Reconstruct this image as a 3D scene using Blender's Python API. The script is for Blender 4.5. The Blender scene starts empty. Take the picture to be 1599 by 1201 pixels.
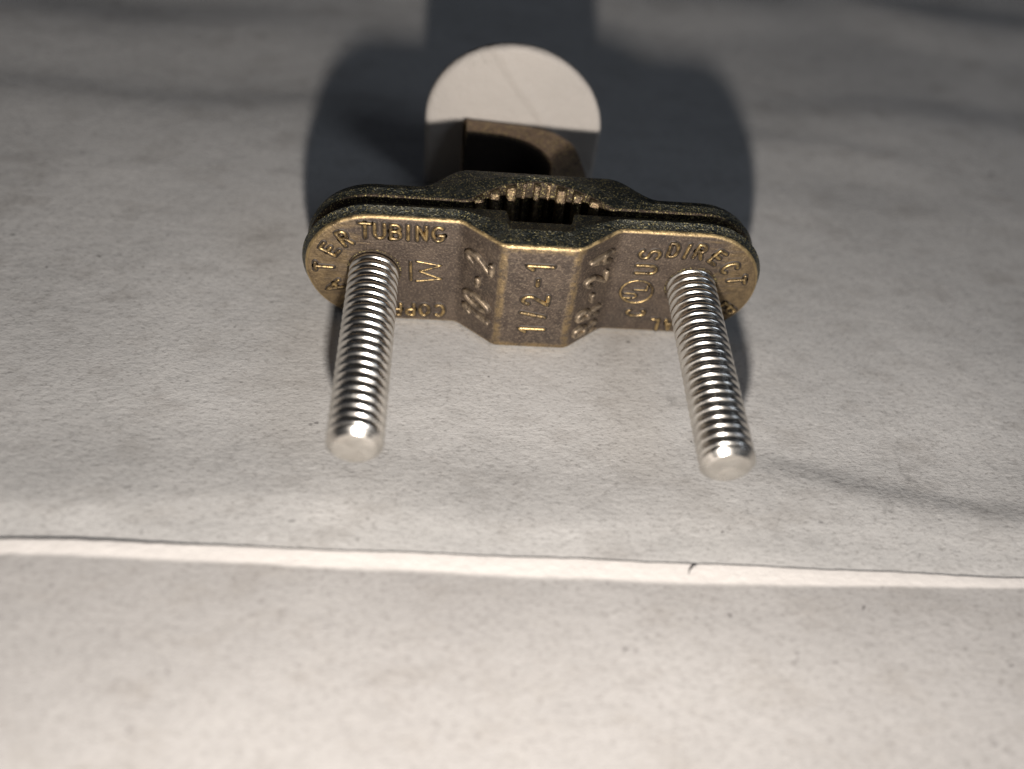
import bpy, math, random
from mathutils import Vector, Matrix
random.seed(7)
PI = math.pi
S = 0.001                                   # everything below is laid out in millimetres, built in metres
scn = bpy.context.scene
COL = scn.collection

# ------------------------------------------------------------------ camera
CAM = (-11.784, -89.375, 90.229)
PITCH, YAW, ROLL, FPX = 0.8474, 0.1194, 0.1334, 1472.9
cy, sy, cp, sp = math.cos(YAW), math.sin(YAW), math.cos(PITCH), math.sin(PITCH)
fwd = Vector((sy * cp, cy * cp, -sp)); rgt = Vector((cy, -sy, 0)); upv = rgt.cross(fwd)
c, s = math.cos(ROLL), math.sin(ROLL)
r2 = rgt * c + upv * s; u2 = upv * c - rgt * s
cd = bpy.data.cameras.new('camera'); cam = bpy.data.objects.new('camera', cd); COL.objects.link(cam)
M = Matrix((r2, u2, -fwd)).transposed().to_4x4(); M.translation = Vector(CAM) * S
cam.matrix_world = M
cd.sensor_width = 36; cd.lens = 36 * FPX / 1599
cd.clip_start = 0.002; cd.clip_end = 20
cd.dof.use_dof = True; cd.dof.focus_distance = 0.1165; cd.dof.aperture_fstop = 9.0
scn.camera = cam

# ------------------------------------------------------------------ dim cool room, phone lamp under the lens
w = bpy.data.worlds.new('World'); scn.world = w; w.use_nodes = True
bg = w.node_tree.nodes['Background']; bg.inputs[0].default_value = (0.74, 0.82, 1.0, 1); bg.inputs[1].default_value = 0.030
ld = bpy.data.lights.new('flash_lamp', 'POINT'); ld.energy = 1.50; ld.shadow_soft_size = 0.0034; ld.color = (1.0, 0.945, 0.89)
lo = bpy.data.objects.new('flash_lamp', ld); COL.objects.link(lo); lo.location = Vector((-8.6, -139, 57)) * S
ad = bpy.data.lights.new('room_lamp', 'AREA'); ad.shape = 'DISK'; ad.size = 0.22; ad.energy = 0.50; ad.color = (0.76, 0.86, 1.0)
ao = bpy.data.objects.new('room_lamp', ad); COL.objects.link(ao); ao.location = (0.40, -0.34, 0.42)
ao.rotation_euler = (Vector((0, 0.02, 0)) - ao.location).to_track_quat('-Z', 'Y').to_euler()
vs = scn.view_settings; vs.view_transform = 'Standard'; vs.look = 'None'; vs.gamma = 1; vs.exposure = 0; vs.use_curve_mapping = False
scn.render.engine = 'CYCLES'
scn.cycles.caustics_reflective = True

# ------------------------------------------------------------------ node helpers
class NT:
    def __init__(self, name):
        self.m = bpy.data.materials.new(name); self.m.use_nodes = True
        self.t = self.m.node_tree; self.b = self.t.nodes['Principled BSDF']
        self.obj = self.t.nodes.new('ShaderNodeTexCoord').outputs['Object']
    def put(self, sock, v):
        if isinstance(v, bpy.types.NodeSocket): self.t.links.new(v, sock)
        elif isinstance(v, tuple) and len(v) == 3 and sock.type == 'RGBA': sock.default_value = (*v, 1)
        else: sock.default_value = v
    def math(self, op, a, b=0.0, c=0.0, clamp=False):
        n = self.t.nodes.new('ShaderNodeMath'); n.operation = op; n.use_clamp = clamp
        self.put(n.inputs[0], a); self.put(n.inputs[1], b); self.put(n.inputs[2], c); return n.outputs[0]
    def noise(self, scale, detail=4, rough=.55, vec=None, dist=0.0):
        n = self.t.nodes.new('ShaderNodeTexNoise'); n.inputs['Scale'].default_value = scale; n.inputs['Detail'].default_value = detail
        n.inputs['Roughness'].default_value = rough; n.inputs['Distortion'].default_value = dist
        self.put(n.inputs['Vector'], vec if vec is not None else self.obj); return n.outputs['Fac']
    def voro(self, scale, vec=None):
        n = self.t.nodes.new('ShaderNodeTexVoronoi'); n.inputs['Scale'].default_value = scale
        self.put(n.inputs['Vector'], vec if vec is not None else self.obj); return n.outputs['Distance']
    def scale(self, v):
        n = self.t.nodes.new('ShaderNodeVectorMath'); n.operation = 'MULTIPLY'; self.put(n.inputs[0], self.obj); n.inputs[1].default_value = v; return n.outputs[0]
    def rot(self, ang, v):
        n = self.t.nodes.new('ShaderNodeMapping'); n.inputs['Rotation'].default_value = ang; n.inputs['Scale'].default_value = v
        self.put(n.inputs['Vector'], self.obj); return n.outputs[0]
    def ramp(self, x, a, b, lo=0.0, hi=1.0):
        n = self.t.nodes.new('ShaderNodeMapRange'); n.interpolation_type = 'SMOOTHSTEP'
        self.put(n.inputs[0], x)
        for i, v in enumerate((a, b, lo, hi)): self.put(n.inputs[i + 1], v)
        return n.outputs[0]
    def mix(self, f, a, b):
        n = self.t.nodes.new('ShaderNodeMix'); n.data_type = 'RGBA'
        self.put(n.inputs[0], f); self.put(n.inputs[6], a); self.put(n.inputs[7], b); return n.outputs[2]
    def xyz(self):
        n = self.t.nodes.new('ShaderNodeSeparateXYZ'); self.put(n.inputs[0], self.obj)
        return [self.math('MULTIPLY', o, 1000.0) for o in n.outputs]
    def bump(self, h, strength, dist, prev=None):
        n = self.t.nodes.new('ShaderNodeBump'); n.inputs['Strength'].default_value = strength; n.inputs['Distance'].default_value = dist
        self.put(n.inputs['Height'], h)
        if prev is not None: self.put(n.inputs['Normal'], prev)
        self.put(self.b.inputs['Normal'], n.outputs[0]); return n.outputs[0]
    def set(self, **k):
        for a, v in k.items(): self.put(self.b.inputs[a.replace('_', ' ')], v)
        return self.m

CX, R, Z0 = 20.33, 8.66, 0.34              # half bolt spacing, ear radius, lift of the parting line
ZC = R + Z0; H = ZC + R

def bronze():
    t = NT('cast_bronze'); x, y, z = t.xyz()
    ax = t.math('ABSOLUTE', x)
    qx = t.math('MAXIMUM', t.math('SUBTRACT', ax, CX), 0.0); qz = t.math('SUBTRACT', z, ZC)
    qz = t.math('MAXIMUM', t.math('SUBTRACT', t.math('ABSOLUTE', qz), 0.0), 0.0)
    d = t.math('SQRT', t.math('ADD', t.math('MULTIPLY', qx, qx), t.math('MULTIPLY', qz, qz)))
    d = t.math('SUBTRACT', R, d)                                        # distance in from the rim
    n1 = t.noise(900, 5, .65); n2 = t.noise(260, 4, .6); fine = t.noise(5200, 3, .6)
    front = t.ramp(y, 2.6, 1.2)
    rim = t.math('MULTIPLY', t.ramp(t.math('ADD', d, t.math('MULTIPLY', n1, 1.5)), 1.35, .62), t.ramp(d, -.1, .02))
    streak = t.noise(1.0, 4, .65, t.rot((0, .85, 0), (260, 300, 1500)))
    ear = t.math('MULTIPLY', t.ramp(t.math('ADD', ax, t.math('MULTIPLY', t.math('SUBTRACT', streak, .5), 17.0)), 20.8, 27.0), .85)
    pan = t.math('MULTIPLY', t.ramp(t.math('ABSOLUTE', t.math('SUBTRACT', ax, 4.45)), .75, .15), t.ramp(y, -3.2, -3.9))
    pan = t.math('MULTIPLY', pan, t.ramp(n1, .34, .62, .1, 1.0))
    panz = t.math('MULTIPLY', t.math('MULTIPLY', t.ramp(d, 1.3, .5), t.ramp(y, -3.4, -3.9)), t.ramp(n1, .3, .6))
    gold = t.math('MULTIPLY', t.math('MAXIMUM', t.math('MAXIMUM', rim, ear), t.math('MAXIMUM', pan, panz)), front, clamp=True)
    speck = t.math('MULTIPLY', t.ramp(fine, .62, .76), .45)
    gold = t.math('MAXIMUM', gold, speck)
    base = t.mix(t.ramp(n2, .35, .7), (.066, .048, .037), (.112, .083, .062))
    base = t.mix(t.math('MULTIPLY', t.ramp(t.noise(140, 4, .6), .50, .66), .55), base, (.045, .036, .031))
    base = t.mix(t.ramp(n1, .52, .75), base, (.046, .035, .028))
    grit = t.noise(3600, 2, .5)
    base = t.mix(t.math('MULTIPLY', t.ramp(grit, .52, .66), .38), base, (.24, .185, .130))
    base = t.mix(t.math('MULTIPLY', t.ramp(grit, .46, .34), .40), base, (.034, .027, .022))
    gcol = t.mix(t.ramp(n1, .35, .65), (.20, .145, .085), (.34, .245, .135))
    colr = t.mix(gold, base, gcol)
    lip = t.math('MULTIPLY', t.math('MULTIPLY', t.ramp(t.math('ADD', d, t.math('MULTIPLY', n1, .3)), .62, .36), t.ramp(d, -.1, .02)), front)
    colr = t.mix(t.math('MULTIPLY', lip, t.ramp(n1, .3, .55)), colr, (.54, .39, .19))
    t.set(Base_Color=colr, Metallic=t.ramp(gold, 0, 1, .55, .92), Roughness=t.ramp(gold, 0, 1, .52, .42))
    h = t.math('ADD', t.math('MULTIPLY', fine, 1.0), t.math('MULTIPLY', t.noise(2100, 4, .6), 1.6))
    t.bump(h, 0.55, 0.00011)
    return t.m
def dark_bronze(name, c1, c2, rough=.42, bump=.8):
    t = NT(name); n1 = t.noise(700, 5, .6); fine = t.noise(4200, 3, .6)
    colr = t.mix(t.ramp(n1, .35, .68), c1, c2)
    colr = t.mix(t.math('MULTIPLY', t.ramp(fine, .54, .66), .75), colr, (.60, .50, .22))  # lamp glints on the rough casting, painted in as bright specks
    t.set(Base_Color=colr, Metallic=.85, Roughness=rough)
    t.bump(t.math('ADD', t.math('MULTIPLY', fine, 1.2), t.math('MULTIPLY', t.noise(1900, 4, .65), 1.5)), bump, 0.00022)
    return t.m
def letter_bronze():
    t = NT('worn_letter_bronze'); n = t.noise(1500, 4, .6)
    t.set(Base_Color=t.mix(t.ramp(n, .36, .62), (.11, .080, .050), (.42, .295, .135)), Metallic=.85, Roughness=.38)
    t.bump(t.noise(4200, 3, .6), .4, .00008); return t.m
def grey_letter():
    t = NT('grey_letter_metal'); n = t.noise(1100, 4, .6)
    t.set(Base_Color=t.mix(t.ramp(n, .36, .66), (.10, .076, .056), (.33, .255, .175)), Metallic=.7, Roughness=.5)
    t.bump(t.noise(4200, 3, .6), .4, .00008); return t.m
def halo():  # near-black colour painting in shade around the letters and in the hub bore
    t = NT('painted_recess_shade'); n = t.noise(1500, 4, .6)
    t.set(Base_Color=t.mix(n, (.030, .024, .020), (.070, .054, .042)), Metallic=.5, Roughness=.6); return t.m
def zinc():
    t = NT('zinc_plated_steel'); n = t.noise(420, 4, .6); f = t.noise(3200, 3, .6)
    t.set(Base_Color=t.mix(t.ramp(n, .3, .7), (.58, .55, .505), (.72, .69, .64)), Metallic=1.0, Roughness=t.ramp(t.noise(500, 4, .6), .35, .7, .20, .30))
    t.bump(t.noise(1500, 3, .6), .12, .00005); return t.m
def paper(name, ca, cb, dirt, strip=None):
    t = NT(name)
    big = t.noise(26, 4, .6); mid = t.noise(210, 5, .65, t.scale((.55, 1, 1))); fine = t.noise(2600, 6, .75, t.scale((.5, 1, 1)))
    colr = t.mix(t.ramp(big, .3, .7), ca, cb)
    colr = t.mix(t.math('MULTIPLY', t.ramp(mid, .48, .72), .38 * dirt), colr, (.30, .275, .25))
    colr = t.mix(t.math('MULTIPLY', t.ramp(fine, .495, .67), .56 * dirt), colr, (.20, .185, .172))
    smg = t.math('MULTIPLY', t.ramp(t.noise(150, 5, .7, t.rot((0, 0, -.9), (1, .45, 1))), .60, .72), t.ramp(t.noise(30, 2, .5, t.scale((1, 1.3, 1))), .50, .62))
    colr = t.mix(t.math('MULTIPLY', smg, .5 * dirt), colr, (.20, .19, .18))
    sel = t.ramp(t.noise(95, 3, .6), .50, .66)
    sp = t.math('MULTIPLY', t.ramp(t.voro(700, t.scale((.6, 1, 1))), .24, .12), t.math('MULTIPLY', t.ramp(t.noise(640, 2, .5), .56, .66), sel))
    colr = t.mix(t.math('MULTIPLY', sp, .75 * dirt), colr, (.10, .092, .09))
    sp2 = t.math('MULTIPLY', t.ramp(t.noise(620, 3, .6), .68, .74), t.ramp(t.noise(60, 2, .5), .45, .6))
    colr = t.mix(t.math('MULTIPLY', sp2, .8 * dirt), colr, (.12, .11, .105))
    fib = t.noise(1.0, 3, .6, t.rot((0, 0, .5), (260, 2600, 1))); 
    colr = t.mix(t.math('MULTIPLY', t.ramp(fib, .64, .76), .30 * dirt), colr, (.22, .20, .19))
    if strip is not None:
        x, y, z = t.xyz()
        e = t.math('ADD', y, t.math('MULTIPLY', t.math('SUBTRACT', t.noise(160, 3, .5), .5), .5))
        colr = t.mix(t.ramp(e, strip - .25, strip + .25), colr, (.86, .82, .79))
    t.set(Base_Color=colr, Roughness=.62); t.b.inputs['Specular IOR Level'].default_value = .35
    nb = t.bump(t.math('ADD', t.noise(1900, 5, .7, t.scale((.5, 1, 1))), t.math('MULTIPLY', t.noise(320, 4, .6), 2.2)), .55, .00012)
    return t.m
def card():
    t = NT('white_card'); x, y, z = t.xyz()
    n = t.noise(60, 4, .6)
    colr = t.mix(t.ramp(n, .3, .7), (.355, .325, .295), (.395, .36, .325))
    colr = t.mix(t.math('MULTIPLY', t.ramp(t.noise(420, 4, .6), .60, .75), .25), colr, (.25, .23, .20))
    l1 = t.math('ADD', t.math('MULTIPLY', x, .80), t.math('ADD', t.math('MULTIPLY', z, .60), t.math('MULTIPLY', n, 1.6)))
    l2 = t.math('ADD', l1, t.math('MULTIPLY', t.noise(170, 3, .5), 1.0))
    g1 = t.math('MULTIPLY', t.ramp(t.math('ABSOLUTE', t.math('SUBTRACT', l2, 11.2)), 1.4, 0.0), t.ramp(t.noise(110, 2, .5), .34, .60, .1, 1.3))
    t.set(Base_Color=colr, Roughness=.7); t.b.inputs['Specular IOR Level'].default_value = .25
    t.bump(t.math('ADD', g1, t.math('MULTIPLY', t.noise(110, 4, .6), 5.0)), .6, .00026)
    return t.m
MB = bronze()
MD = dark_bronze('dark_edge_bronze', (.040, .046, .044), (.11, .108, .088))  # darker bronze for the jaws' edges and backs
MR = dark_bronze('brown_bronze', (.050, .037, .028), (.095, .070, .050), .6, .5)  # shade behind the front jaw is put into the rear jaw's brown
MU = dark_bronze('hub_bronze', (.15, .105, .078), (.25, .18, .13), .40, .35)
MT = dark_bronze('bright_tooth_bronze', (.10, .072, .050), (.31, .215, .125), .32, .6)
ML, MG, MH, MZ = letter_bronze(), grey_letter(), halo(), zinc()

# ------------------------------------------------------------------ mesh helpers
def mesh(name, verts, faces, mats, parent=None, mi=None, sharp=40):
    me = bpy.data.meshes.new(name); me.from_pydata([(a * S, b * S, d * S) for a, b, d in verts], [], faces); me.update()
    import bmesh
    bm = bmesh.new(); bm.from_mesh(me); bmesh.ops.recalc_face_normals(bm, faces=bm.faces); bm.to_mesh(me); bm.free()
    for m in (mats if isinstance(mats, (list, tuple)) else [mats]): me.materials.append(m)
    if mi: me.polygons.foreach_set('material_index', mi)
    me.polygons.foreach_set('use_smooth', [True] * len(me.polygons))
    if sharp: me.set_sharp_from_angle(angle=math.radians(sharp))
    o = bpy.data.objects.new(name, me); COL.objects.link(o)
    if parent: o.parent = parent
    return o
def tag(o, label, cat=None, kind=None):
    if label: o['label'] = label
    if cat: o['category'] = cat
    if kind: o['kind'] = kind
    return o
def lerp_table(tab):
    def f(x):
        if x <= tab[0][0]: return tab[0][1]
        for (a, b), (c_, d) in zip(tab, tab[1:]):
            if x <= c_: return b + (d - b) * (x - a) / (c_ - a)
        return tab[-1][1]
    return f
def soft(f, wd, n=9):
    return lambda x: sum(f(x + wd * (2 * k / (n - 1) - 1)) for k in range(n)) / n

# ------------------------------------------------------------------ paper
def sstep(a, b, x):
    t = max(0, min(1, (x - a) / (b - a))); return t * t * (3 - 2 * t)
def crease(x, y, x0, y0, x1, y1, amp, rise, fall, fade=12):
    """a low ridge in the sheet along a line: rises towards it from the near side, drops behind it"""
    t = (x - x0) / (x1 - x0); yl = y0 + (y1 - y0) * t + 1.3 * math.sin(x * .11 + x0)
    e = sstep(min(x0, x1) - fade, min(x0, x1) + fade, x) * (1 - sstep(max(x0, x1) - fade, max(x0, x1) + fade, x))
    d = y - yl
    return amp * e * (sstep(-rise, 0, d) if d < 0 else 1 - sstep(0, fall, d))
def lie(y):
    # the stacked paper swells gently under the overlap and sinks away towards the back
    h = 1.15 * (sstep(-62, -36.5, y) if y < -36.5 else 1 - sstep(-36.5, -17, y))
    return h - .034 * (min(max(y, 30), 150) - 30)
def far_h(x, y):
    h = 0
    h += crease(x, y, 24, -24.0, 190, -47, .34, 7.5, 4.2, 12)
    h += crease(x, y, -190, -29, 34, -30, .16, 4.0, 9.5, 10)
    h += crease(x, y, -190, 44, -20, 48, .42, 18, 8.5, 14)
    h += crease(x, y, 44, 56, 260, 60, .58, 20, 11, 14)
    h += crease(x, y, 34, 47, 70, 44, .22, 9, 6, 8)
    h += crease(x, y, -220, 72, -38, 74, .6, 18, 12, 16)
    h += crease(x, y, 70, 104, 260, 66, 1.0, 16, 13, 16)
    h += crease(x, y, -30, 105, 60, 100, .8, 16, 12, 16)
    wv = .22 * math.sin(x * .045 + 1.2 + y * .02) * math.sin(y * .075 + .3) + .10 * math.sin(x * .13 + y * .09)
    far = max(sstep(34, 52, abs(x)), sstep(32, 46, y), sstep(-14, -24, y) * .3)
    h += wv * far
    return lie(y) + h * (sstep(-36.5, -31.0, y) if y < -31 else 1) - .9 * (1 - sstep(-41, -38.2, y))
def axis(segs):
    out = []
    for a, b, st in segs:
        n = max(1, round((b - a) / st)); out += [a + (b - a) * k / n for k in range(n)]
    return out + [segs[-1][1]]
def sheet(name, xs, ys, hf, thick, mat):
    nx, ny = len(xs), len(ys); V = []; F = []
    for y in ys:
        for x in xs:
            yy = y(x) if callable(y) else y
            V.append((x, yy, hf(x, yy)))
    V2 = [(a, b, d - thick) for a, b, d in V]; n = len(V)
    for j in range(ny - 1):
        for i in range(nx - 1):
            a = j * nx + i; F.append((a, a + 1, a + nx + 1, a + nx)); F.append((n + a, n + a + nx, n + a + nx + 1, n + a + 1))
    for i in range(nx - 1):
        a = i; F.append((a, n + a, n + a + 1, a + 1)); a = (ny - 1) * nx + i; F.append((a, a + 1, n + a + 1, n + a))
    for j in range(ny - 1):
        a = j * nx; F.append((a, a + nx, n + a + nx, n + a)); a = j * nx + nx - 1; F.append((a, n + a, n + a + nx, a + nx))
    return mesh(name, V + V2, F, mat, sharp=60)
far = sheet('paper_surface', axis([(-420, -110, 10), (-110, 120, 1.6), (120, 420, 10)]),
            axis([(-300, -60, 10), (-60, -38, 3), (-38, 8, .55), (8, 110, 1.1), (110, 520, 12)]), far_h, .12,
            paper('grey_speckled_paper', (.49, .473, .452), (.575, .553, .527), 1.0))
tag(far, 'grey speckled paper under the clamp', kind='structure')
def edge_y(x):
    return -36.25 - .0105 * x - .00016 * min(max(x, -90), 90) ** 2 * .6 + .12 * math.exp(-((x + 44) / 9) ** 2) + .035 * math.sin(x * 1.7) * math.sin(x * .43) + .10 * math.sin(x * .35) * .5
def near_h(x, y):
    e = edge_y(x) - y                                     # distance in front of the torn edge
    lift = .07 * (1 - sstep(0, 2.4, e)) + .20 * math.exp(-((x + 50) / 13) ** 2) * (1 - sstep(0, 7, e))
    return lie(y) + .07 + lift + .22 * math.sin(x * .05 + 1) * sstep(4, 16, e) * math.sin(y * .14)
near = sheet('paper_sheet', axis([(-320, -80, 10), (-80, 80, .8), (80, 320, 10)]),
             [-280, -230, -180, -140, -110, -90] + [(lambda x, k=k: edge_y(x) - k) for k in (46, 40, 34, 29, 25, 21, 18, 15, 12, 10, 8, 6.5, 5, 4, 3.2, 2.6, 2.2, 1.8, 1.4, 1.0, .6, .3, 0)],
             near_h, .14, paper('pale_paper', (.355, .336, .321), (.40, .380, .363), 1.2, None))
tag(near, 'paler paper sheet with a clean white margin, overlapping the grey paper', 'paper')
# clean margin along the sheet's edge is a colour of the sheet: distance from the edge is written per vertex
margin_w = lerp_table([(-60, .70), (-30, .82), (0, 1.0), (20, 1.0), (40, .72), (58, .45)])
at = near.data.attributes.new('margin', 'FLOAT', 'POINT')
at.data.foreach_set('value', [(edge_y(v.co.x / S) - v.co.y / S) / margin_w(v.co.x / S) for v in near.data.vertices])
mt = near.data.materials[0].node_tree; b = mt.nodes['Principled BSDF']
old = b.inputs['Base Color'].links[0].from_socket
an = mt.nodes.new('ShaderNodeAttribute'); an.attribute_name = 'margin'
mr = mt.nodes.new('ShaderNodeMapRange'); mr.interpolation_type = 'SMOOTHSTEP'
mt.links.new(an.outputs['Fac'], mr.inputs[0])
for i, v_ in enumerate((2.0, 2.75, 1.0, 0.0)): mr.inputs[i + 1].default_value = v_
mx = mt.nodes.new('ShaderNodeMix'); mx.data_type = 'RGBA'; mt.links.new(mr.outputs[0], mx.inputs[0]); mt.links.new(old, mx.inputs[6])
mx.inputs[7].default_value = (.70, .655, .615, 1); mt.links.new(mx.outputs[2], b.inputs['Base Color'])

# ------------------------------------------------------------------ the clamp
clamp = bpy.data.objects.new('ground_clamp', None); COL.objects.link(clamp); clamp.empty_display_size = .01
tag(clamp, 'bronze pipe ground clamp with two long silver screws, standing on its edge on grey paper', 'clamp')

def strap(name, yf, yb, xs, rf, rb, mats, part=.22, back_mat=0, side_mat=1):
    th = [k * PI / 2 / 18 for k in range(19)]
    cols = [(-CX, t_) for t_ in th[:-1]] + [(x, None) for x in xs] + [(CX, t_) for t_ in reversed(th[:-1])]
    def ptx(col, d, sgn):
        x, t_ = col
        if t_ is None: return x, ZC + sgn * (R - d)
        sg = -1 if x < 0 else 1
        return x + sg * (R - d) * math.cos(t_), ZC + sgn * (R - d) * math.sin(t_)
    n = len(cols)
    ring = [(i, 1) for i in range(n)] + [(i, -1) for i in range(n - 2, 0, -1)]
    L = []
    K = 5
    for k in range(K + 1):
        a = k / K * PI / 2; L.append((rf * (1 - math.sin(a)), 'f', rf * (1 - math.cos(a))))
    for q, dd in ((.30, -part * .35), (.46, -part * .8), (.52, -part), (.60, -part * .65), (.72, -part * .3)): L.append((dd, 'm', q))
    for k in range(K, -1, -1):
        a = k / K * PI / 2; L.append((rb * (1 - math.sin(a)), 'b', rb * (1 - math.cos(a))))
    V = []
    for d, kind, o in L:
        for i, sg in ring:
            x, z = ptx(cols[i], d, sg)
            a, b_ = yf(x), yb(x)
            y = a + o if kind == 'f' else (b_ - o if kind == 'b' else (a + rf) + (b_ - rb - a - rf) * (o * 1.4 - .2))
            if kind == 'm': z += .05 * math.sin(x * 3.1 + 7 * o) * .5 * sg
            V.append((x, y, z))
    m = len(ring); F = []; MI = []
    for l in range(len(L) - 1):
        for i in range(m):
            j = (i + 1) % m
            F.append((l * m + i, l * m + j, (l + 1) * m + j, (l + 1) * m + i)); MI.append(0 if l < K - 1 else side_mat)
    idx = {q: k for k, q in enumerate(ring)}
    def bot(i): return idx.get((i, -1), idx[(i, 1)])
    for base, mi_ in ((0, 0), ((len(L) - 1) * m, back_mat)):
        for i in range(n - 1):
            f = [base + idx[(i, 1)], base + idx[(i + 1, 1)], base + bot(i + 1), base + bot(i)]
            f = list(dict.fromkeys(f)); F.append(tuple(f)); MI.append(mi_)
    return mesh(name, V, F, mats, clamp, MI, 34)

yf_raw = lerp_table([(-9.75, 0), (-4.75, -4.05), (4.75, -4.05), (9.75, 0)])
yf = soft(yf_raw, .55)
yb_raw = lerp_table([(-4.25, 2.75), (-3.95, .75), (3.75, .75), (4.05, 2.75)])
ybf = soft(yb_raw, .16)
front = strap('front_jaw', yf, ybf, axis([(-CX, -11, .7), (-11, 11, .12), (11, CX, .7)]), .55, .40, [MB, MD], part=.48, back_mat=1)
ryf_raw = lerp_table([(-9.0, 3.95), (-7.2, 5.6), (-4.6, 7.3), (-2, 8.2), (0, 8.45), (2, 8.2), (4.6, 7.3), (7.2, 5.6), (9.0, 3.95)])
ryf = soft(ryf_raw, .3)
ryb = soft(lerp_table([(-14.2, 6.6), (-10.0, 10.5), (10.0, 10.5), (14.2, 6.6)]), 1.1)
rear = strap('rear_jaw', ryf, ryb, axis([(-CX, -15, .7), (-15, 15, .15), (15, CX, .7)]), .45, .55, [MR, MD], part=.22, back_mat=1)

# gripping teeth, one rounded bar each, standing out of the arched inner face
def tooth(x, wd, y0, y1, tilt):
    V = []; F = []; prof = []
    for k in range(9):
        a = PI * k / 8
        prof.append((-wd / 2 * math.copysign(abs(math.cos(a)) ** .5, math.cos(a)), -(y1 - y0) * math.sin(a) ** .5))
    prof = prof + [(wd / 2, .8), (-wd / 2, .8)]
    zz = [(Z0 + .5, .7), (Z0 + .9, 1), (H - .62, 1), (H - .30, .82), (H - .12, .45)]
    ct, st = math.cos(tilt), math.sin(tilt)
    for z, sc in zz:
        for a, b_ in prof:
            b2 = b_ * sc if b_ < 0 else b_
            V.append((x + a * ct - b2 * st, y1 + a * st + b2 * ct, z))
    n = len(prof)
    for l in range(len(zz) - 1):
        for i in range(n):
            j = (i + 1) % n; F.append((l * n + i, l * n + j, (l + 1) * n + j, (l + 1) * n + i))
    F.append(tuple(range(n))); F.append(tuple((len(zz) - 1) * n + i for i in range(n)))
    mesh('tooth', V, F, MT, rear, sharp=45)
for x, wd, pr in ((-7.75, 1.35, .8), (-5.75, 1.35, .95), (-3.6, 1.4, .95), (-.25, .85, .85), (-1.85, .5, .35), (1.3, .5, .35), (2.95, 1.45, .95), (5.0, 1.35, .95), (7.0, 1.35, .8)):
    yy = ryf(x); tooth(x, wd, yy - pr, yy + .05, math.atan((ryf(x + .3) - ryf(x - .3)) / .6) * .35)

# hub for the ground wire behind the rear jaw: a block with a D-shaped threaded opening
def hub():
    out = [(-9.75, 9.6), (-9.75, 11), (-9.75, 15), (-9.75, 20), (-9.75, 27.3), (-9.45, 28.7), (-8.4, 29.25), (-4, 28.95), (0, 28.5), (2.6, 27.8), (4.6, 26.5), (6.2, 24.7), (7.6, 22.0), (8.5, 19.2), (9.1, 16.2), (9.3, 13), (9.3, 9.6)]
    hol = [(-9.5, 11.6), (-9.5, 12.4), (-9.5, 15), (-9.5, 18), (-9.5, 25.0), (-9.3, 25.55), (-8.2, 25.6), (-4.2, 25.2), (-1.4, 24.3), (.2, 23.2), (1.5, 21.7), (2.2, 20.2), (2.5, 19.0), (2.4, 17.6), (1.8, 15.2), (.2, 12.6), (-1.2, 11.6)]
    def dens(p, n=6):
        q = []
        for k in range(len(p)):
            p0, p1, p2, p3 = (Vector(p[(k + j - 1) % len(p)]) for j in range(4))
            for i in range(n):
                t_ = i / n; q.append(tuple(.5 * ((2 * p1) + (p2 - p0) * t_ + (2 * p0 - 5 * p1 + 4 * p2 - p3) * t_ ** 2 + (3 * p1 - p0 - 3 * p2 + p3) * t_ ** 3)))
        return q
    o_, h_ = dens(out), dens(hol); n = len(o_)
    cen = Vector((-2, 18))
    def off(poly, d):
        r_ = []
        for k, p in enumerate(poly):
            a, b_ = Vector(poly[k - 1]), Vector(poly[(k + 1) % n]); tg = (b_ - a).normalized(); nn = Vector((tg.y, -tg.x))
            if nn.dot(cen - Vector(p)) < 0: nn = -nn
            dd = d * sstep(-9.9, -8.2, p[0]); r_.append((p[0] + nn.x * dd, p[1] + nn.y * dd))
        return r_
    TOP = 13.0
    V = []; rings = []
    def add(poly, z):
        rings.append(len(V)); V.extend((a, b_, max(Z0, z - (sstep(3.2, 6.5, a) * max(0, 24.5 - b_) * .62 if z > 5 else 0) - (6.0 * sstep(-9.25, -9.42, a) * sstep(27.2, 24.6, b_) if z > 9 else 0))) for a, b_ in poly)
    add(o_, Z0); add(o_, TOP - 1.0)
    for k in range(1, 6):
        a = k / 5 * PI / 2; add(off(o_, 1.1 * (1 - math.cos(a))), TOP - 1.0 + 1.0 * math.sin(a))
    jag = [.10 * (k % 2) + .05 * math.sin(k * 2.3) for k in range(n)]
    hj = [(p[0] + (cen.x - p[0]) * j * .06, p[1] + (cen.y - p[1]) * j * .06) for p, j in zip(h_, jag)]
    add(off(hj, -.22), TOP - .02); add(hj, TOP - .35)
    for k in range(1, 11): add(off(h_, .12 if k % 2 else -.1), TOP - .35 - k * .8)
    add(h_, Z0)
    F = []
    for a, b_ in zip(rings, rings[1:]):
        for i in range(n):
            j = (i + 1) % n; F.append((a + i, a + j, b_ + j, b_ + i))
    for i in range(n):
        j = (i + 1) % n; F.append((rings[-1] + i, rings[-1] + j, rings[0] + j, rings[0] + i))
    inner = rings.index(rings[7]) + 1                         # from the opening's lip downwards the bore's shade is painted in near black
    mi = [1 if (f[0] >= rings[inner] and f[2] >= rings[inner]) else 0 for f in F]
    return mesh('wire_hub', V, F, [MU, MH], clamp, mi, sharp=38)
tag(hub(), 'brown bronze hub with a threaded D-shaped opening')

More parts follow.
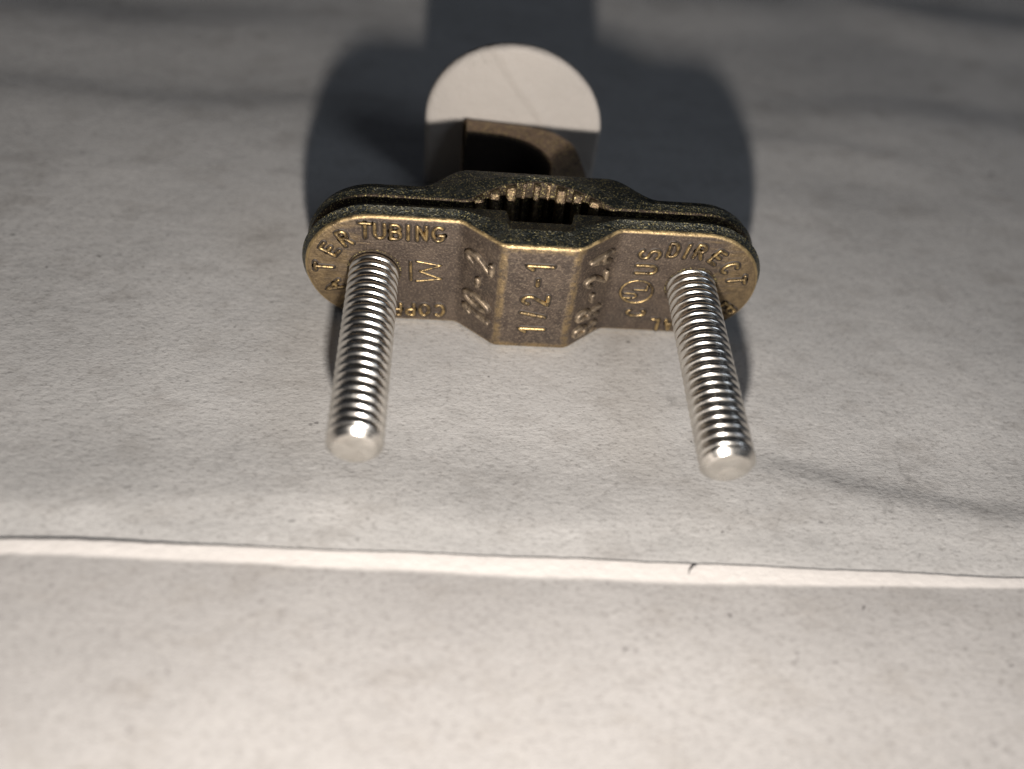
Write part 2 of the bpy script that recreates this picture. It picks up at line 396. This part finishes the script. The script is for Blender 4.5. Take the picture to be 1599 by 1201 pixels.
# ------------------------------------------------------------------ screws
PITCHT, RM = 1.25, 3.175
def screw(x, phase, LT):
    seg, per = 64, 18
    y0, y1 = 11.4, -LT
    N = int((y0 - y1) / PITCHT * per)
    V = []; F = []
    for k in range(N + 1):
        y = y0 + (y1 - y0) * k / N
        lim = min(RM, 2.48 + max(0, (y - y1)) * 1.25)            # chamfered end
        for i in range(seg):
            th = 2 * PI * i / seg
            u = ((y0 - y) / PITCHT + th / (2 * PI) + phase) % 1.0
            g = .5 + .5 * math.cos(2 * PI * u)                     # 1 on the crest
            uu = min(u, 1 - u)                                     # 0 on the crest, .5 in the root
            g = 1 - min(1, max(0, (uu - .17) / .29)); g = .45 * g + .55 * g * g * (3 - 2 * g)
            run = sstep(y1 + .40, y1 + .95, y)                      # thread runs out before the tip
            r_ = RM - .05 * (uu / .17) ** 2 * (uu < .17) * run - .05 * (uu >= .17) * run - .58 * (1 - g) * run - .06 * (1 - run) + .004 * math.sin(k * .21 + 2 * th) * g
            r_ = min(r_, lim)
            V.append((x + r_ * math.cos(th), y, ZC + r_ * math.sin(th)))
    for k in range(N):
        for i in range(seg):
            j = (i + 1) % seg; F.append((k * seg + i, k * seg + j, (k + 1) * seg + j, (k + 1) * seg + i))
    b0 = N * seg
    prev = b0
    for rr, dy in ((2.40, -.05), (2.26, -.07), (1.5, -.07), (.8, -.06), (.3, -.03)):
        st = len(V)
        for i in range(seg):
            th = 2 * PI * i / seg; V.append((x + rr * math.cos(th), y1 + dy + .014 * math.sin(th * 2 + x) + .012 * math.sin(th * 5 + 2 * rr), ZC + rr * math.sin(th)))
        for i in range(seg):
            j = (i + 1) % seg; F.append((prev + i, prev + j, st + j, st + i))
        prev = st
    V.append((x, y1 - .02, ZC)); ctr = len(V) - 1
    for i in range(seg): F.append((prev + i, prev + (i + 1) % seg, ctr))
    F.append(tuple(range(seg)))
    o = mesh('screw', V, F, MZ, clamp, sharp=30)
    # slotted round head bearing on the back of the rear jaw
    V = []; F = []; hs = 32
    prof = [(3.0, 6.4), (4.6, 6.45), (4.75, 6.8), (4.7, 8.6), (4.2, 9.6), (3.2, 10.2)]
    for r_, y in prof:
        for i in range(hs):
            th = 2 * PI * i / hs; zz = r_ * math.sin(th)
            yy = y - (1.1 if (y > 8 and abs(zz) < .55) else 0)
            V.append((x + r_ * math.cos(th), yy, ZC + zz))
    for l in range(len(prof) - 1):
        for i in range(hs):
            j = (i + 1) % hs; F.append((l * hs + i, l * hs + j, (l + 1) * hs + j, (l + 1) * hs + i))
    F.append(tuple((len(prof) - 1) * hs + i for i in range(hs)))
    mesh('screw_head', V, F, MZ, o, sharp=40)
    return o
screw(-CX, .15, 28.2); screw(CX, .60, 28.9)
# worn rim of each tapped hole
def torus(name, x, y, r_, rr, mat, parent, squash=1):
    V = []; F = []; A, B = 48, 8
    for i in range(A):
        a = 2 * PI * i / A
        for j in range(B):
            b_ = 2 * PI * j / B; q = r_ + rr * math.cos(b_)
            V.append((x + q * math.cos(a), y + rr * math.sin(b_) * squash, ZC + q * math.sin(a)))
    for i in range(A):
        for j in range(B):
            i2, j2 = (i + 1) % A, (j + 1) % B; F.append((i * B + j, i2 * B + j, i2 * B + j2, i * B + j2))
    return mesh(name, V, F, mat, parent, sharp=0)
for sx in (-1, 1): torus('hole_rim', sx * CX, -.02, 3.30, .13, MR, front, .6)

# ------------------------------------------------------------------ raised lettering, drawn as strokes on the casting
def arc(cx, cz, rx, rz, a0, a1, n=12):
    return [(cx + rx * math.cos(math.radians(a0 + (a1 - a0) * k / n)), cz + rz * math.sin(math.radians(a0 + (a1 - a0) * k / n))) for k in range(n + 1)]
# glyph space: x -0.35..0.35, z -0.5..0.5
G = {
 'A': [[(-.36, -.5), (0, .5), (.36, -.5)], [(-.22, -.14), (.22, -.14)]],
 'B': [[(-.3, -.5), (-.3, .5), (.05, .5)] + arc(.05, .26, .24, .24, 90, -90)[1:] + [(-.3, .02)], [(.05, .02)] + arc(.06, -.24, .27, .26, 90, -90) + [(-.3, -.5)]],
 'C': [arc(.02, 0, .36, .5, 52, 308, 18)],
 'D': [[(-.3, -.5), (-.3, .5), (-.02, .5)] + arc(-.02, 0, .36, .5, 90, -90) + [(-.3, -.5)]],
 'E': [[(.3, .5), (-.28, .5), (-.28, -.5), (.3, -.5)], [(-.28, .02), (.2, .02)]],
 'G': [arc(.02, 0, .36, .5, 55, 345, 18), [(.36, -.1), (.06, -.1)]],
 'I': [[(0, -.5), (0, .5)]],
 'L': [[(-.26, .5), (-.26, -.5), (.3, -.5)]],
 'N': [[(-.3, -.5), (-.3, .5), (.3, -.5), (.3, .5)]],
 'O': [arc(0, 0, .36, .5, 0, 360, 24)],
 'P': [[(-.28, -.5), (-.28, .5), (.05, .5)] + arc(.05, .24, .25, .26, 90, -90) + [(-.28, -.02)]],
 'R': [[(-.28, -.5), (-.28, .5), (.05, .5)] + arc(.05, .24, .25, .26, 90, -90) + [(-.28, -.02)], [(.02, -.02), (.32, -.5)]],
 'S': [arc(0, .25, .3, .25, 35, 250, 10) + arc(0, -.25, .32, .25, 70, -145, 10)],
 'T': [[(-.34, .5), (.34, .5)], [(0, .5), (0, -.5)]],
 'U': [[(-.32, .5), (-.32, -.16)] + arc(0, -.16, .32, .34, 180, 360, 10) + [(.32, .5)]],
 'W': [[(-.42, .5), (-.22, -.5), (0, .3), (.22, -.5), (.42, .5)]],
 '0': [arc(0, 0, .32, .5, 0, 360, 24)],
 '1': [[(-.24, .28), (.02, .5), (.02, -.5)]],
 '2': [arc(0, .22, .3, .28, 165, -25, 10) + [(-.32, -.5), (.36, -.5)]],
 '-': [[(-.2, 0), (.2, 0)]], '/': [[(-.16, -.5), (.16, .5)]],
}
def stroke_mesh(name, lines, wd, ht, mat, hal=.22, flat=False):
    """lines in casting coordinates (x, z); a rounded ridge on a thin dark border that paints in the shade around it"""
    V = []; F = []; MI = []
    def surf(x, z, up):
        s_ = (yf(x + .05) - yf(x - .05)) / .1; n = Vector((s_, -1, 0)).normalized()
        return Vector((x, yf(x), z)) + n * up, n
    for ln in lines:
        pts = [Vector(ln[0])]
        for q in ln[1:]:
            q = Vector(q); p0 = pts[-1]; k = max(1, int((q - p0).length / .16))
            pts += [p0 + (q - p0) * (i + 1) / k for i in range(k)]
        closed = (pts[0] - pts[-1]).length < 1e-4
        tg = []
        for i, p_ in enumerate(pts):
            a = pts[max(0, i - 1)]; b_ = pts[min(len(pts) - 1, i + 1)]
            if closed and i in (0, len(pts) - 1): a, b_ = pts[-2], pts[1]
            tg.append((b_ - a).normalized())
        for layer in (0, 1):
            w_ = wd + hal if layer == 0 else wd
            rows = []
            seq = [(p_, t_, 1.0) for p_, t_ in zip(pts, tg)]
            if not closed:
                caps = [(.92, .40), (.62, .78), (.06, 1.0)]
                seq = [(pts[0] - tg[0] * w_ * k, tg[0], f) for f, k in reversed(caps)] + seq + [(pts[-1] + tg[-1] * w_ * k, tg[-1], f) for f, k in caps]
            for p_, t_, f in seq:
                nrm = Vector((t_.y, -t_.x)); row = []
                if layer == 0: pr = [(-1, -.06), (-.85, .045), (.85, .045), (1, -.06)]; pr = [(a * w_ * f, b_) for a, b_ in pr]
                elif flat: pr = [(a * w_ * f, b_ * ht) for a, b_ in ((-1, -.1), (-.92, .55), (-.7, .95), (0, 1), (.7, .95), (.92, .55), (1, -.1))]
                else: pr = [(w_ * f * math.cos(PI * k / 6), ht * (math.sin(PI * k / 6) * (.35 + .65 * f)) - .03) for k in range(7)]
                for a, u_ in pr:
                    q = p_ + nrm * a; P_, _n = surf(q.x, q.y, u_); row.append(len(V)); V.append(tuple(P_))
                rows.append(row)
            for ra, rb_ in zip(rows, rows[1:]):
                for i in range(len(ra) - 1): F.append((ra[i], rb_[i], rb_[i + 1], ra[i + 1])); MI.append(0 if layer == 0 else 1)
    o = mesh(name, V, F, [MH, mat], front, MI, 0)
    return o
def glyph(ch, x, z, size, rot=0, wx=.80, wd=.245, ht=.30, mat=None, sx=1.0, shear=0, flat=False, hal=.23):
    a = math.radians(rot); L = []
    for ln in G[ch]:
        L.append([(x + sx * ((gx * wx + shear * gz) * size * math.cos(a) - gz * size * math.sin(a)), z + (gx * wx + shear * gz) * size * math.sin(a) + gz * size * math.cos(a)) for gx, gz in ln])
    return stroke_mesh('letter', L, wd, ht, mat or ML, hal, flat)
for ch, x in zip('TUBING', (-21.3, -19.55, -17.65, -16.1, -14.45, -12.45)): glyph(ch, x, 15.45, 2.15, wx=.86)
for ch, x, z, r_ in (('R', -23.9, 14.0, 30), ('E', -25.75, 12.1, 58), ('T', -26.6, 9.25, 88), ('A', -25.5, 5.95, 122), ('W', -23.2, 3.1, 152)): glyph(ch, x, z, 2.15, r_)
for ch, x in zip('COPPER', (-11.95, -13.9, -15.75, -17.5, -19.2, -21.0)): glyph(ch, x, 2.55 - .02 * (-11.95 - x), 1.95, 180, wx=.84)
stroke_mesh('raised_bar', [[(-15.8, 10.75), (-15.7, 7.75)]], .20, .22, ML, .16)
stroke_mesh('raised_logo', [[(-14.95, 10.9), (-12.0, 10.4), (-14.6, 9.25), (-11.9, 8.15), (-14.95, 7.6)]], .17, .22, ML, .15)
for ch, x, z, r_ in (('D', 16.75, 15.0, -4), ('I', 18.5, 14.95, -10), ('R', 20.15, 15.0, -12), ('E', 22.5, 14.2, -32), ('C', 24.6, 12.6, -55), ('T', 26.0, 10.6, -80),
                     ('B', 26.1, 5.5, -125), ('U', 24.6, 3.7, -145), ('R', 22.8, 2.4, -165), ('I', 20.9, 1.9, 180), ('A', 18.95, 1.95, 180), ('L', 17.0, 1.95, 180)): glyph(ch, x, z, 2.1 if x > 19 or z > 10 else 1.9, r_)
glyph('S', 13.95, 14.1, 2.5, 90, wx=.82); glyph('U', 14.0, 11.6, 2.5, 90, wx=.80); glyph('C', 14.05, 3.95, 2.3, 90, wx=.70)
stroke_mesh('raised_ring', [[(13.45 + 2.1 * math.cos(2 * PI * k / 40), 7.7 + 1.95 * math.sin(2 * PI * k / 40)) for k in range(41)]], .17, .22, ML, .15)
glyph('U', 12.75, 6.95, 1.55, 90, wx=.8, wd=.14, ht=.17); glyph('L', 13.95, 8.35, 1.55, 90, wx=.8, wd=.14, ht=.17)
for ch, z in (('1', 14.7), ('-', 12.05), ('2', 9.05), ('/', 6.55), ('1', 4.0)):
    glyph(ch, -.05 if ch != '/' else -.1, z, 3.15 if ch != '/' else 2.9, 90, wx=.66, wd=.28, ht=.31, mat=ML)
for ch, z in (('1', 4.6), ('0', 6.75), ('-', 10.0), ('2', 13.3)):
    glyph(ch, -7.15, z, 2.95, 90, wx=.78, wd=.33, ht=.60, mat=MG, shear=.25, flat=True, hal=.06)
for ch, x, z in (('R', 7.0, 2.75), ('R', 7.05, 5.6), ('-', 7.2, 8.3), ('2', 7.25, 11.3), ('A', 7.35, 14.6)):
    glyph(ch, x, z, 2.7, 90, wx=.78, wd=.33, ht=.60, mat=MG, shear=.2, flat=True, hal=.06)

# ------------------------------------------------------------------ round-topped card standing behind the hub
def tab():
    xc, hw, top, y0, th, r_ = -2.45, 12.75, 24.55, 28.75, 2.2, .85
    cz = top - hw
    def outline(d):
        p = []
        for k in range(14): p.append((xc - hw + d, d + (cz - d) * k / 14))
        for k in range(49): a = PI - PI * k / 48; p.append((xc + (hw - d) * math.cos(a), cz + (hw - d) * math.sin(a)))
        for k in range(13, -1, -1): p.append((xc + hw - d, d + (cz - d) * k / 14))
        return p
    V = []; F = []; rings = []
    for d, y in [(r_ * (1 - math.sin(a)), y0 + r_ * (1 - math.cos(a))) for a in (0, PI / 8, PI / 4, 3 * PI / 8, PI / 2)] + [(r_ * (1 - math.sin(a)), y0 + th - r_ * (1 - math.cos(a))) for a in (PI / 2, PI / 4, 0)]:
        rings.append(len(V)); V += [(a, y - (a - xc) * .085, b_) for a, b_ in outline(d)]
    n = rings[1]
    for a, b_ in zip(rings, rings[1:]):
        for i in range(n): j = (i + 1) % n; F.append((a + i, a + j, b_ + j, b_ + i))
    F.append(tuple(rings[0] + i for i in range(n))); F.append(tuple(rings[-1] + i for i in reversed(range(n))))
    return mesh('card_tab', V, F, card(), None, sharp=40)
tag(tab(), 'white round-topped card tab standing upright behind the clamp hub', 'tab')

# ------------------------------------------------------------------ a hair on the clean margin
def hair():
    x0, V, F = 16.5, [], []
    pts = [(x0 + 1.05 * t_ ** 1.5 - .1, edge_y(x0) - 1.35 + 1.15 * math.sin(t_ * 1.7), 0) for t_ in [k / 8 for k in range(9)]]
    for k, (x, y, _) in enumerate(pts):
        z = near_h(x, y) + .07; rr = .12 * (1 - abs(k - 4) / 5.2)
        for i in range(6):
            a = 2 * PI * i / 6; V.append((x + rr * math.cos(a) * .8, y - rr * math.cos(a) * .6, z + rr * math.sin(a)))
    for k in range(8):
        for i in range(6): j = (i + 1) % 6; F.append((k * 6 + i, k * 6 + j, k * 6 + 6 + j, k * 6 + 6 + i))
    F.append(tuple(range(6))); F.append(tuple(48 + i for i in range(6)))
    t = NT('dark_hair'); t.set(Base_Color=t.mix(t.noise(3000), (.012, .012, .015), (.03, .03, .035)), Roughness=.5)
    return mesh('hair', V, F, t.m)
tag(hair(), 'short curved dark hair lying on the white paper margin', 'hair')
